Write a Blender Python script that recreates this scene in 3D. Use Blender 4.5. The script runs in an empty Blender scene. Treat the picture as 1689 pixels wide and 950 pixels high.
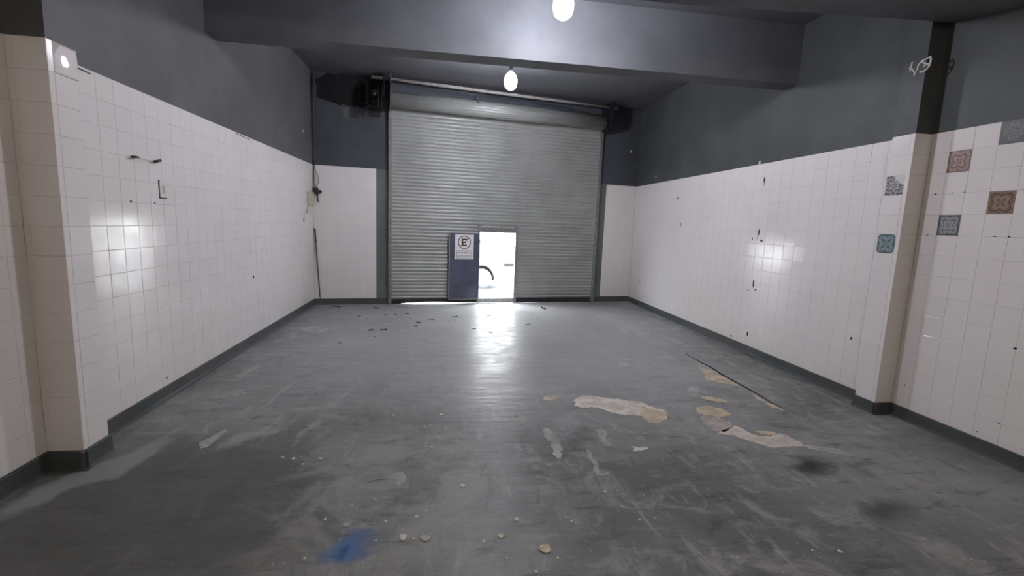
import bpy, bmesh, math, random
from mathutils import Vector, Matrix
random.seed(7)
SC = bpy.context.scene
COL = SC.collection

# ------------------------------------------------------------------ camera
F_PX, YAW, PITCH, ROLL, EYE = 763.3, 8.287, -7.900, 2.207, 1.876
ya, pi_, ro = map(math.radians, (YAW, PITCH, ROLL))
FW = Vector((math.sin(ya)*math.cos(pi_), math.cos(ya)*math.cos(pi_), math.sin(pi_)))
RT = Vector((math.cos(ya), -math.sin(ya), 0.0))
UP = RT.cross(FW)
RT, UP = RT*math.cos(ro)+UP*math.sin(ro), -RT*math.sin(ro)+UP*math.cos(ro)
CAM = Vector((0, 0, EYE))
cd = bpy.data.cameras.new('camera')
cd.sensor_width = 36.0
cd.lens = F_PX/1689*36.0
cd.clip_start = 0.05
cam = bpy.data.objects.new('camera', cd)
COL.objects.link(cam)
M3 = Matrix((RT, UP, -FW)).transposed()
cam.matrix_world = Matrix.Translation(CAM) @ M3.to_4x4()
SC.camera = cam

# ------------------------------------------------------------------ world, sun, exposure
W = bpy.data.worlds.new('world')
SC.world = W
W.use_nodes = True
bg = W.node_tree.nodes['Background']
bg.inputs[0].default_value = (0.86, 0.93, 1.0, 1)
bg.inputs[1].default_value = 26.0
sl = bpy.data.lights.new('sun', 'SUN')
sl.energy = 40.0
sl.angle = math.radians(4)
sun = bpy.data.objects.new('sun', sl)
COL.objects.link(sun)
sun.rotation_euler = (math.radians(32), math.radians(14), 0)
SC.view_settings.view_transform = 'Standard'
SC.view_settings.look = 'None'
SC.view_settings.gamma = 1.0
SC.view_settings.use_curve_mapping = False
SC.view_settings.exposure = 0.0
BULB = 300.0
BULB_COL = (0.88, 0.895, 1.0, 1)

# ------------------------------------------------------------------ room numbers (metres)
T = 0.2
RN, RP, RW = 4.787, 4.588, 4.718
LN, LP, LW = -2.792, -2.556, -2.757
YR0, YR1 = 4.157, 4.402
YL0, YL1 = 3.535, 3.783
YB, SK = 10.662, 0.1452
ZL, ZLW, ZR = 2.940, 2.930, 2.918
H_TOP = 5.0
Z_BACK, Z_MID, Z_BEAM = 4.78, 4.67, 3.91
Y_FRONT = -3.6
NB = math.hypot(1, SK)
BM = Matrix.Translation((0, YB, 0)) @ Matrix.Rotation(math.atan(SK), 4, 'Z')

# ------------------------------------------------------------------ pixel helpers
def ray(u, v):
    return RT*((u-844.5)/F_PX) - UP*((v-475)/F_PX) + FW
def on_floor(u, v, z=0.0):
    r = ray(u, v); return CAM + r*((z-EYE)/r.z)
def on_x(u, v, x):
    r = ray(u, v); return CAM + r*(x/r.x)
def on_back(u, v, off=0.0):
    r = ray(u, v); n = Vector((-SK, 1, 0))
    p = CAM + r*((YB-off*NB-CAM.dot(n))/r.dot(n))
    q = BM.inverted() @ p
    return q

# ------------------------------------------------------------------ material helpers
class N:
    def __init__(s, name):
        s.m = bpy.data.materials.new(name); s.m.use_nodes = True
        s.t = s.m.node_tree; s.b = s.t.nodes['Principled BSDF']
    def n(s, typ, **kw):
        nd = s.t.nodes.new('ShaderNode'+typ)
        for k, v in kw.items():
            if k.startswith('i_'):
                key = k[2:]; key = int(key) if key.isdigit() else key
                s.put(nd, key, v)
            else: setattr(nd, k, v)
        return nd
    def put(s, nd, key, v):
        if isinstance(v, bpy.types.NodeSocket): s.t.links.new(v, nd.inputs[key])
        else: nd.inputs[key].default_value = v
    def math(s, op, a, b=0.0, c=0.0, clamp=False):
        nd = s.n('Math', operation=op, use_clamp=clamp)
        for i, v in enumerate((a, b, c)): s.put(nd, i, v)
        return nd.outputs[0]
    def noise(s, vec, scale, detail=4, rough=.55, dist=0.0):
        nd = s.n('TexNoise'); s.put(nd, 'Vector', vec)
        nd.inputs['Scale'].default_value = scale; nd.inputs['Detail'].default_value = detail
        nd.inputs['Roughness'].default_value = rough; nd.inputs['Distortion'].default_value = dist
        return nd.outputs[0]
    def ramp(s, f, a, b, lo=0.0, hi=1.0):
        nd = s.n('MapRange', interpolation_type='SMOOTHSTEP')
        for i, v in enumerate((f, a, b, lo, hi)): s.put(nd, i, v)
        return nd.outputs[0]
    def mix(s, f, a, b):
        nd = s.n('Mix', data_type='RGBA')
        s.put(nd, 0, f); s.put(nd, 6, a); s.put(nd, 7, b)
        return nd.outputs[2]
    def mapv(s, vec, loc=(0, 0, 0), rot=(0, 0, 0), scale=(1, 1, 1)):
        nd = s.n('Mapping'); s.put(nd, 'Vector', vec)
        nd.inputs[1].default_value = loc; nd.inputs[2].default_value = rot; nd.inputs[3].default_value = scale
        return nd.outputs[0]
    def bump(s, h, strength, dist=0.002):
        nd = s.n('Bump'); s.put(nd, 'Height', h)
        nd.inputs['Strength'].default_value = strength; nd.inputs['Distance'].default_value = dist
        s.t.links.new(nd.outputs[0], s.b.inputs['Normal'])
    def out(s, **kw):
        for k, v in kw.items(): s.put(s.b, k.replace('_', ' '), v)
        return s.m
def srgb(r, g, b):
    f = lambda c: (c/255/12.92) if c <= 10 else ((c/255+.055)/1.055)**2.4
    return (f(r), f(g), f(b), 1)
def obj_co(s): return s.n('TexCoord').outputs['Object']
def geo_co(s): return s.n('NewGeometry').outputs['Position']
def plain(name, col, rough=.6, metal=0.0, var=.12, scale=14, spec=.5):
    s = N(name); c = geo_co(s)
    f = s.noise(c, scale, 5)
    lo = tuple(x*(1-var) for x in col[:3])+(1,); hi = tuple(min(1, x*(1+var)) for x in col[:3])+(1,)
    s.put(s.b, 'Base Color', s.mix(s.ramp(f, .3, .7), lo, hi))
    s.put(s.b, 'Roughness', rough); s.put(s.b, 'Metallic', metal); s.put(s.b, 'Specular IOR Level', spec)
    return s.m

def mat_paint(name, col, rough=.55):
    s = N(name); c = geo_co(s)
    big = s.ramp(s.noise(c, 1.3, 5, .6), .3, .72)
    fine = s.noise(c, 38, 4, .6)
    a = tuple(x*.86 for x in col[:3])+(1,); b = tuple(x*1.12 for x in col[:3])+(1,)
    s.put(s.b, 'Base Color', s.mix(big, a, b))
    s.put(s.b, 'Roughness', s.ramp(fine, .2, .8, rough-.08, rough+.08))
    s.put(s.b, 'Specular IOR Level', .22)
    s.bump(s.math('ADD', fine, s.math('MULTIPLY', s.noise(c, 5, 3), 2.0)), .35, .004)
    return s.m
PAINT = mat_paint('grey_wall_paint', (.120, .121, .124, 1), .5)
PAINT_R = mat_paint('blue_grey_wall_paint', (.078, .083, .085, 1), .5)
PAINT_B = mat_paint('slate_end_wall_paint', (.076, .081, .097, 1), .5)
PAINT_CEIL = mat_paint('grey_ceiling_paint', (.135, .138, .148, 1), .55)

def mat_tile(name, base=(.79, .745, .735), warm=(.76, .715, .69)):
    s = N(name)
    rnd = s.n('ObjectInfo').outputs['Random']
    c = geo_co(s)
    f = s.ramp(s.noise(c, .9, 4), .35, .7)
    col = s.mix(s.math('MULTIPLY', rnd, .55), base+(1,), warm+(1,))
    col = s.mix(s.math('MULTIPLY', f, .35), col, tuple(x*.86 for x in base)+(1,))
    s.put(s.b, 'Base Color', col)
    s.put(s.b, 'Roughness', s.ramp(s.noise(c, 7, 3), .3, .7, .11, .19))
    s.put(s.b, 'Specular IOR Level', .30)
    s.bump(s.noise(s.mapv(c, scale=(1, 1, 1)), 9, 2, .4), .10, .006)
    return s.m
TILE = mat_tile('glazed_white_tile')
TILE_GLOSS = N('very_glossy_white_tile').out(Base_Color=(.82, .78, .77, 1), Roughness=.035, Specular_IOR_Level=.35)
GROUT = plain('tile_grout', (.60, .56, .54, 1), .85, var=.3, scale=3)

# decorative printed tiles: polar / mirrored rosettes in the tile's own coordinates
def mat_decor(name, ground, ink, ink2, petals, rings, frame=.0, disc=False, torn=False, gain=.8, circle=False, thr=.2):
    s = N(name); tc = obj_co(s)
    sx = s.n('SeparateXYZ'); s.put(sx, 0, s.mapv(tc, scale=(10, 10, 10)))
    x, y = sx.outputs[0], sx.outputs[1]
    ax, ay = s.math('ABSOLUTE', x), s.math('ABSOLUTE', y)
    r = s.math('SQRT', s.math('ADD', s.math('MULTIPLY', x, x), s.math('MULTIPLY', y, y)))
    th = s.math('ARCTAN2', y, x)
    cosn = s.math('COSINE', s.math('MULTIPLY', th, float(petals)))
    wave = s.math('SINE', s.math('ADD', s.math('MULTIPLY', r, rings), s.math('MULTIPLY', cosn, 1.9)))
    lace = s.math('SINE', s.math('MULTIPLY', s.math('MULTIPLY', ax, ay), 26.0))
    m1 = s.ramp(wave, thr, thr+.3)
    m2 = s.math('MULTIPLY', s.ramp(lace, .25, .6), s.ramp(r, .55, .75))
    col = s.mix(s.math('MULTIPLY', m1, gain), ground, ink)
    col = s.mix(s.math('MULTIPLY', m2, gain), col, ink2)
    mx = s.math('MAXIMUM', ax, ay)
    if frame:
        e = s.math('MULTIPLY', s.ramp(mx, .84, .88), s.math('SUBTRACT', 1.0, s.ramp(mx, .93, .97)))
        col = s.mix(e, col, ink)
        dotc = s.ramp(s.math('ADD', s.math('ABSOLUTE', s.math('SUBTRACT', ax, .9)), s.math('ABSOLUTE', s.math('SUBTRACT', ay, .9))), .1, .16, 1, 0)
        col = s.mix(dotc, col, ink)
    white = (.62, .61, .61, 1)
    if circle: col = s.mix(s.ramp(r, .72, .8), col, ground)
    if disc:
        p4 = s.math('ADD', s.math('POWER', ax, 5.0), s.math('POWER', ay, 5.0))
        rim = s.math('MULTIPLY', s.ramp(p4, .45, .55), s.ramp(p4, .8, .95, 1, 0))
        col = s.mix(rim, col, ink)
        col = s.mix(s.ramp(p4, .88, 1.0), col, white)
    if torn:
        d = s.math('ADD', s.math('ADD', x, s.math('MULTIPLY', y, 1.5)), s.math('MULTIPLY', s.noise(tc, 40, 3), .5))
        col = s.mix(s.math('MULTIPLY', s.ramp(d, 1.15, 1.2), s.ramp(x, -.1, 0.0)), col, white)
    s.put(s.b, 'Base Color', col)
    s.put(s.b, 'Roughness', .3)
    return s.m
DEC = dict(
    pink=mat_decor('rose_print', srgb(158, 134, 124), srgb(92, 66, 60), srgb(128, 98, 90), 4, 13, frame=0, thr=.35),
    brown=mat_decor('brown_print', srgb(142, 118, 100), srgb(80, 56, 46), srgb(104, 80, 66), 4, 10, thr=.4),
    line=mat_decor('grey_line_print', srgb(158, 158, 160), srgb(72, 72, 80), srgb(110, 110, 116), 4, 15, frame=1, thr=.5),
    star=mat_decor('black_white_print', srgb(170, 165, 168), srgb(60, 56, 66), srgb(88, 84, 94), 6, 12, torn=True, thr=.3),
    teal=mat_decor('teal_print', srgb(134, 150, 152), srgb(66, 84, 94), srgb(92, 112, 122), 4, 7, disc=True),
    faded=mat_decor('overpainted_print', (.078, .083, .085, 1), srgb(120, 112, 108), srgb(104, 104, 106), 8, 14, gain=.8, circle=True),
)

def mat_floor():
    s = N('worn_painted_concrete'); c = geo_co(s)
    n1 = s.noise(c, .55, 6, .62, .4); n2 = s.noise(c, 2.6, 8, .66, .8)
    stre = s.noise(s.mapv(c, rot=(0, 0, .25), scale=(1.0, 3.2, 1)), 2.1, 8, .7, .5)
    stry = s.noise(s.mapv(c, rot=(0, 0, .35), scale=(3.4, 1.0, 1)), 1.7, 8, .72, .7)
    spk = s.noise(c, 34, 2, .5)
    fine = s.noise(c, 26, 6, .7)
    col = s.mix(s.ramp(n1, .35, .68), (.155, .160, .157, 1), (.285, .288, .285, 1))
    col = s.mix(s.math('MULTIPLY', s.ramp(n2, .50, .68), .8), col, (.34, .335, .33, 1))
    col = s.mix(s.math('MULTIPLY', s.ramp(stre, .54, .68), .5), col, (.38, .375, .365, 1))
    col = s.mix(s.math('MULTIPLY', s.ramp(stry, .54, .68), .7), col, (.40, .392, .38, 1))
    col = s.mix(s.math('MULTIPLY', s.ramp(stry, .45, .33), .5), col, (.09, .094, .092, 1))
    col = s.mix(s.math('MULTIPLY', s.ramp(stre, .46, .34), .6), col, (.075, .08, .08, 1))
    col = s.mix(s.math('MULTIPLY', s.ramp(fine, .60, .70), .4), col, (.5, .49, .47, 1))
    col = s.mix(s.math('MULTIPLY', s.math('MULTIPLY', s.ramp(spk, .70, .735), s.ramp(n2, .44, .56)), .9), col, (.68, .66, .63, 1))
    warp = s.n('VectorMath', operation='ADD')
    s.put(warp, 0, c)
    nv = s.n('TexNoise'); s.put(nv, 'Vector', c); nv.inputs['Scale'].default_value = 3.2; nv.inputs['Detail'].default_value = 6
    sc_ = s.n('VectorMath', operation='SCALE'); s.put(sc_, 0, nv.outputs[1]); sc_.inputs['Scale'].default_value = .42
    s.t.links.new(sc_.outputs[0], warp.inputs[1])
    wc = s.n('VectorMath', operation='SUBTRACT'); s.put(wc, 0, warp.outputs[0]); wc.inputs[1].default_value = (.21, .21, .21)
    def spot(cx, cy, rx, ry, rot, inner, outer, colour, amt, speck=None):
        nonlocal col
        m = s.n('Mapping', vector_type='TEXTURE'); s.put(m, 'Vector', wc.outputs[0])
        m.inputs[1].default_value = (cx, cy, 0); m.inputs[2].default_value = (0, 0, rot); m.inputs[3].default_value = (rx, ry, 1)
        sep = s.n('SeparateXYZ'); s.put(sep, 0, m.outputs[0])
        x, y = sep.outputs[0], sep.outputs[1]
        r = s.math('SQRT', s.math('ADD', s.math('MULTIPLY', x, x), s.math('MULTIPLY', y, y)))
        f = s.math('MULTIPLY', s.ramp(r, inner, outer, 1, 0), amt)
        if speck: f = s.math('MULTIPLY', f, s.ramp(speck, .40, .58))
        col = s.mix(f, col, colour)
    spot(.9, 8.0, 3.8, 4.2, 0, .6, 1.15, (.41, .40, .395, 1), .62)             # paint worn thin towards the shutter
    spot(-1.9, 2.7, 1.25, 1.5, -.2, .6, 1.1, (.095, .098, .090, 1), .75)           # fresher paint on the left
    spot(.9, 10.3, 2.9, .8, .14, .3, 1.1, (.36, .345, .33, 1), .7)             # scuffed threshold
    spot(-1.4, 8.6, 1.3, 1.6, .1, .3, 1.1, (0.289, 0.280, 0.266, 1.000), .55, n2)
    spot(3.5, 8.3, .42, 2.6, .10, .2, 1.1, (.44, .415, .39, 1), .7, stry)
    spot(2.3, 6.6, 1.2, 1.6, 0, .2, 1.1, (0.350, 0.341, 0.333, 1.000), .5, n2)
    spot(-.4, 3.1, 1.0, 1.2, 0, .2, 1.15, (0.350, 0.341, 0.324, 1.000), .7, n2)
    spot(-2.45, 3.45, .17, .75, -.42, .5, 1.0, (0.306, 0.315, 0.306, 1.000), .85)       # worn band at pillar foot
    spot(-1.62, 3.95, .10, .34, -.6, .3, 1.0, (0.350, 0.350, 0.333, 1.000), .8)
    spot(-2.1, 4.4, .10, .6, -.5, .3, 1.0, (0.228, 0.245, 0.236, 1.000), .7)
    spot(3.0, 3.22, .33, .18, .3, .25, 1.0, (.018, .019, .02, 1), .95)      # oil stains
    spot(3.1, 2.62, .40, .16, .2, .1, 1.0, (.035, .038, .036, 1), .7)
    spot(-.51, 2.50, .20, .13, .2, .25, 1.05, (.09, .19, .42, 1), .85)         # blue paint
    spot(-.53, 2.47, .08, .05, .2, .0, 1.0, (0.015, 0.050, 0.140, 1.000), .6)
    spot(3.6, 3.5, .5, .9, .3, .2, 1.1, (0.333, 0.324, 0.311, 1.000), .55, stre)
    spot(1.25, 3.9, .25, .8, .15, .2, 1.1, (0.403, 0.394, 0.394, 1.000), .6, n2)
    s.put(s.b, 'Base Color', col)
    rough = s.ramp(n2, .35, .75, .31, .50)
    s.put(s.b, 'Roughness', s.math('ADD', rough, s.math('MULTIPLY', fine, .08)))
    s.put(s.b, 'Specular IOR Level', .15)
    h = s.math('ADD', s.math('MULTIPLY', s.noise(s.mapv(c, scale=(.5, 1.6, 1)), 3.0, 5, .55), 3.0), s.math('MULTIPLY', fine, .22))
    s.bump(h, .5, .007)
    return s.m
FLOOR = mat_floor()
def mat_patch(name, a, b, cc):
    s = N(name); c = geo_co(s)
    f = s.ramp(s.noise(c, 7, 7, .65, .6), .35, .65); g = s.ramp(s.noise(c, 30, 5, .7), .55, .72)
    col = s.mix(f, a, b); col = s.mix(s.math('MULTIPLY', g, .6), col, cc)
    s.put(s.b, 'Base Color', col); s.put(s.b, 'Roughness', .8)
    s.bump(s.noise(c, 30, 6, .7), .6, .004)
    return s.m
PALE = mat_patch('bare_pale_screed', (0.732, 0.667, 0.595, 1), (0.512, 0.458, 0.403, 1), (0.311, 0.275, 0.238, 1))
TAN = mat_patch('bare_tan_screed', (0.659, 0.549, 0.394, 1), (0.439, 0.375, 0.283, 1), (0.275, 0.229, 0.183, 1))
PINK = mat_patch('bare_reddish_screed', (0.549, 0.467, 0.429, 1), (0.311, 0.283, 0.265, 1), (0.201, 0.183, 0.183, 1))
GREYP = mat_patch('scraped_grey_screed', (0.462, 0.458, 0.441, 1), (0.325, 0.321, 0.315, 1), (0.231, 0.231, 0.231, 1))
BASEB = mat_paint('dark_baseboard_paint', (.082, .088, .087, 1), .42)
SHUT = plain('grey_green_shutter_steel', (.34, .35, .33, 1), .40, .2, var=.08, scale=2)
STEEL = plain('dull_steel', (.30, .30, .295, 1), .42, .6, var=.25, scale=20)
RAIL = plain('painted_rail', (.20, .205, .195, 1), .5, .2, var=.2)
DARKST = plain('dark_bottom_bar', (.028, .029, .034, 1), .5, .3, var=.3)
NAVY = plain('navy_door_paint', (.075, .082, .125, 1), .38, 0, var=.18, scale=3)
BLACK = plain('black_plastic', (.012, .012, .013, 1), .45, var=.3)
GREASE = plain('greasy_iron', (.014, .014, .017, 1), .6, .3, var=.5, scale=18)
DULLBLK = plain('dull_black', (.008, .008, .009, 1), .9, var=.4, scale=6)
CREAM = plain('yellowed_plastic', (.46, .43, .36, 1), .5, var=.12)
WHITEP = plain('white_sheet', (.80, .78, .77, 1), .45, var=.05)
INK = plain('sign_ink', srgb(62, 50, 60), .5, var=.05)
INKR = plain('sign_ring', srgb(120, 84, 86), .5, var=.06)
INKG = plain('sign_text_ink', srgb(78, 78, 82), .5, var=.05)
HOLE = plain('hole_and_gap_shadow', (.02, .018, .017, 1), .9, var=.4)
CHALK = plain('chalky_scrape', (.62, .63, .59, 1), .9, var=.15)
LEAF = plain('dry_leaf', (.045, .032, .024, 1), .8, var=.5, scale=30)
FLAKE = plain('pale_paint_chip', (.62, .61, .58, 1), .75, var=.15, scale=40)
FLAKET = plain('tan_chip', (.58, .50, .38, 1), .8, var=.25, scale=40)
SEAM = plain('dark_seam', (.018, .018, .018, 1), .9, var=.3)
def mat_emit(name, col, st):
    s = N(name)
    s.put(s.b, 'Base Color', (1, 1, 1, 1)); s.put(s.b, 'Emission Color', col); s.put(s.b, 'Emission Strength', st)
    return s.m
GLOW = mat_emit('lit_bulb', BULB_COL, BULB)

# ------------------------------------------------------------------ mesh helpers
class MB:
    def __init__(s): s.v, s.f, s.mi, s.sm = [], [], [], []
    def face(s, idx, mi=0, smooth=False): s.f.append(idx); s.mi.append(mi); s.sm.append(smooth)
    def box(s, a, b, mi=0):
        k = len(s.v); (x0, y0, z0), (x1, y1, z1) = a, b
        s.v += [(x0, y0, z0), (x1, y0, z0), (x1, y1, z0), (x0, y1, z0), (x0, y0, z1), (x1, y0, z1), (x1, y1, z1), (x0, y1, z1)]
        for q in ((0, 3, 2, 1), (4, 5, 6, 7), (0, 1, 5, 4), (1, 2, 6, 5), (2, 3, 7, 6), (3, 0, 4, 7)):
            s.face([k+i for i in q], mi)
        return s
    def prism(s, poly, ext, axis=2, mi=0):
        """poly: 3D points of one end cap, ext: Vector to the other cap"""
        k = len(s.v); n = len(poly); e = Vector(ext)
        s.v += [tuple(Vector(p)) for p in poly]+[tuple(Vector(p)+e) for p in poly]
        s.face(list(range(k+n-1, k-1, -1)), mi); s.face(list(range(k+n, k+2*n)), mi)
        for i in range(n):
            j = (i+1) % n; s.face([k+i, k+j, k+n+j, k+n+i], mi)
        return s
    def tube(s, pts, r, seg=8, mi=0, cap=True):
        pts = [Vector(p) for p in pts]; k0 = len(s.v); up = None
        rr = r if isinstance(r, (list, tuple)) else [r]*len(pts)
        for i, p in enumerate(pts):
            d = (pts[min(i+1, len(pts)-1)]-pts[max(i-1, 0)]).normalized()
            a = Vector((0, 0, 1)) if abs(d.z) < .9 else Vector((1, 0, 0))
            u = d.cross(a).normalized() if up is None else (up-d*up.dot(d)).normalized()
            up = u; w = d.cross(u)
            for q in range(seg):
                t = 2*math.pi*q/seg; s.v.append(tuple(p+(u*math.cos(t)+w*math.sin(t))*rr[i]))
        for i in range(len(pts)-1):
            for q in range(seg):
                a = k0+i*seg+q; b = k0+i*seg+(q+1) % seg; s.face([a, b, b+seg, a+seg], mi, True)
        if cap:
            s.face([k0+q for q in range(seg)][::-1], mi); e = k0+(len(pts)-1)*seg; s.face([e+q for q in range(seg)], mi)
        return s
    def lathe(s, prof, c, seg=20, mi=0, ax=Vector((0, 0, 1))):
        """prof: (radius, height along ax)"""
        ax = Vector(ax).normalized(); a = Vector((1, 0, 0)) if abs(ax.x) < .9 else Vector((0, 1, 0))
        u = ax.cross(a).normalized(); w = ax.cross(u); c = Vector(c); k = len(s.v)
        for r, h in prof:
            for q in range(seg):
                t = 2*math.pi*q/seg; s.v.append(tuple(c+ax*h+(u*math.cos(t)+w*math.sin(t))*r))
        for i in range(len(prof)-1):
            for q in range(seg):
                p = k+i*seg+q; b = k+i*seg+(q+1) % seg; s.face([p, b, b+seg, p+seg], mi, True)
        s.face([k+q for q in range(seg)][::-1], mi); e = k+(len(prof)-1)*seg; s.face([e+q for q in range(seg)], mi)
        return s
    def mesh(s, name, mats):
        m = bpy.data.meshes.new(name); m.from_pydata(s.v, [], s.f)
        for x in (mats if isinstance(mats, (list, tuple)) else [mats]): m.materials.append(x)
        m.polygons.foreach_set('material_index', s.mi); m.polygons.foreach_set('use_smooth', s.sm)
        b = bmesh.new(); b.from_mesh(m); bmesh.ops.recalc_face_normals(b, faces=b.faces); b.to_mesh(m); b.free()
        m.update(); return m
def obj(name, mesh, parent=None, label=None, cat=None, group=None, kind=None, mw=None):
    o = bpy.data.objects.new(name, mesh); COL.objects.link(o)
    if parent is not None: o.parent = parent
    if mw is not None: o.matrix_local = mw
    if label: o['label'] = label
    if cat: o['category'] = cat
    if group: o['group'] = group
    if kind: o['kind'] = kind
    return o
def build(name, mb, mat, **kw): return obj(name, mb.mesh(name, mat), **kw)
def struct(name, mb, mat, label, cat='wall', mw=None): return obj(name, mb.mesh(name, mat), label=label, cat=cat, kind='structure', mw=mw)
def bevel(o, w, seg=2):
    m = o.modifiers.new('bevel', 'BEVEL'); m.width = w; m.segments = seg; m.limit_method = 'ANGLE'; return o

# ------------------------------------------------------------------ tiles
def tile_mesh(w, h, name, mat):
    g = .0008; b = .0026; d = .008
    x, y = w/2-g, h/2-g
    mb = MB()
    ring = lambda X, Y, Z: [(-X, -Y, Z), (X, -Y, Z), (X, Y, Z), (-X, Y, Z)]
    mb.v = ring(x, y, -d)+ring(x, y, -.0020)+ring(x-.0011, y-.0011, -.0007)+ring(x-b, y-b, 0)
    for lv in range(3):
        for i in range(4):
            j = (i+1) % 4; mb.face([lv*4+i, lv*4+j, lv*4+4+j, lv*4+4+i], 0, False)
    mb.face([12, 13, 14, 15])
    m = bpy.data.meshes.new(name); m.from_pydata(mb.v, [], mb.f); m.materials.append(mat); m.update()
    return m
_tm = {}
def domed_tile(w):
    n = 10; x = w/2-.0008; mb = MB()
    for i in range(n+1):
        for j in range(n+1):
            a, b = (2*i/n-1), (2*j/n-1); mb.v.append((a*x, b*x, -.0016*(a*a+b*b)))
    for i in range(n):
        for j in range(n): mb.face([i*(n+1)+j, (i+1)*(n+1)+j, (i+1)*(n+1)+j+1, i*(n+1)+j+1], 0, True)
    k = len(mb.v); rim = [j for j in range(n+1)]+[i*(n+1)+n for i in range(1, n+1)]+[n*(n+1)+j for j in range(n-1, -1, -1)]+[i*(n+1) for i in range(n-1, 0, -1)]
    mb.v += [(mb.v[q][0], mb.v[q][1], -.012) for q in rim]
    for q in range(len(rim)): mb.face([rim[q], rim[(q+1) % len(rim)], k+(q+1) % len(rim), k+q])
    return mb.mesh('tile', TILE_GLOSS)
def get_tile(w, h, mat):
    k = (round(w, 3), round(h, 3), mat.name)
    if k not in _tm: _tm[k] = tile_mesh(w, h, 'tile', mat)
    return _tm[k]
def tiles(parent, origin, du, n, u0, u1, joint, ztop, rows, near, special=None, limit=294, tilt=.22, aim=None):
    """du: unit vector along the wall; n: outward normal; columns between u0..u1 with a joint at u=joint; near(u)-> sort key"""
    special = special or {}
    cols = []; k = math.floor((u0-joint)/T+1e-6); e = joint+k*T
    while e < u1-1e-6:
        a, b = max(e, u0), min(e+T, u1)
        if b-a > .012: cols.append((a, b, round((e-joint)/T)))
        e += T
    cells = [(a, b, c, r) for (a, b, c) in cols for r in range(rows)]
    cells.sort(key=lambda q: (near((q[0]+q[1])/2), q[3]))
    rest = MB(); cnt = 0
    for a, b, c, r in cells:
        mat, lab = TILE, None
        if (c, r) in special:
            sp = special[(c, r)]
            if sp is None: continue
            mat, lab = sp
        zc = ztop-(r+.5)*T
        rot = Matrix((du, Vector((0, 0, 1)), n)).transposed().to_4x4()
        sg = tilt if b-a > .1 else tilt*.4
        wob = Matrix.Rotation(math.radians(random.gauss(0, sg)), 4, 'X') @ Matrix.Rotation(math.radians(random.gauss(0, sg)), 4, 'Y')
        mw = Matrix.Translation(Vector(origin)+du*((a+b)/2)+Vector((0, 0, zc))+n*random.gauss(0, .0003)) @ rot @ wob
        if aim is not None and r == 0 and b-a > .1:
            nn = Vector(aim).normalized(); d2 = (du-nn*du.dot(nn)).normalized()
            mw = Matrix.Translation(mw.translation+n*.003) @ Matrix((d2, nn.cross(d2), nn)).transposed().to_4x4()
        me = get_tile(b-a, T, mat) if aim is None or r or b-a < .1 else domed_tile(b-a)
        if cnt < limit or lab:
            o = obj('tile', me, parent=parent, mw=mw, label=lab); cnt += 1
        else:
            k0 = len(rest.v)
            rest.v += [tuple(mw @ v.co) for v in me.vertices]
            for p in me.polygons: rest.face([k0+i for i in p.vertices])
    if rest.v:
        m = bpy.data.meshes.new('far_tiles'); m.from_pydata(rest.v, [], rest.f); m.materials.append(TILE)
        obj('far_tiles', m, parent=parent, kind='stuff')

X_, Y_, Z_ = Vector((1, 0, 0)), Vector((0, 1, 0)), Vector((0, 0, 1))
BT = .0024   # bed sits this far behind the tile face
PT = .0035   # paint sits this far behind the tile face

# ------------------------------------------------------------------ setting: floor
fb = MB(); fb.box((-3.4, Y_FRONT-.4, -.25), (5.4, 12.1, 0))
floor = struct('floor', fb, FLOOR, 'dark grey painted concrete floor, scuffed and peeling in patches', 'floor')

# ------------------------------------------------------------------ setting: side walls and pillars
def two_tone(name, x_face, sgn, y0, y1, zt, label, paint=None):
    """x_face: tile face; sgn=+1 wall lies towards +x"""
    mb = MB(); xo = x_face+sgn*.32
    lo = sorted((x_face+sgn*BT, xo)); hi = sorted((x_face+sgn*PT, xo))
    mb.box((lo[0], y0, 0), (lo[1], y1, zt), 0); mb.box((hi[0], y0, zt), (hi[1], y1, H_TOP), 1)
    return struct(name, mb, [GROUT, PAINT if sgn < 0 else PAINT_R], label)
wl = two_tone('wall_left', LW, -1, YL1, 10.7, ZLW, 'left wall, white tiles below grey paint, between pillar and shutter')
tiles(wl, (LW, 0, 0), Y_, X_, YL1, YB+SK*LW-.004, 4.056, ZLW, 14, near=lambda u: u)
wr = two_tone('wall_right', RW, 1, YR1, 11.7, ZR, 'right wall, white tiles below grey paint, between pillar and shutter')
tiles(wr, (RW, 0, 0), -Y_, -X_, -(YB+SK*RW-.004), -YR1, -6.554, ZR, 14, near=lambda u: -u)
wln = two_tone('wall_left_near', LN, -1, Y_FRONT, YL0+.1, ZL, 'tiled left wall nearest the camera, left of the pillar')
tiles(wln, (LN, 0, 0), Y_, X_, 0.0, YL0, YL0-.14, ZL, 14, near=lambda u: -u)
wrn = two_tone('wall_right_near', RN, 1, Y_FRONT, YR0+.1, ZR, 'tiled right wall nearest the camera with patterned tiles')
Y0 = 3.9735
sp = {(0, 1): (DEC['pink'], 'rose patterned tile'), (0, 4): (DEC['line'], 'grey line patterned tile'), (2, 3): (DEC['brown'], 'brown patterned tile'),
      (2, 0): (DEC['faded'], 'patterned tile painted over in grey')}
for c in range(3, 24): sp[(c, 0)] = (PAINT_R, None)
tiles(wrn, (RN, 0, 0), -Y_, -X_, -YR0, 0.0, -Y0, ZR+.004, 14, near=lambda u: u, special=sp)

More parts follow.
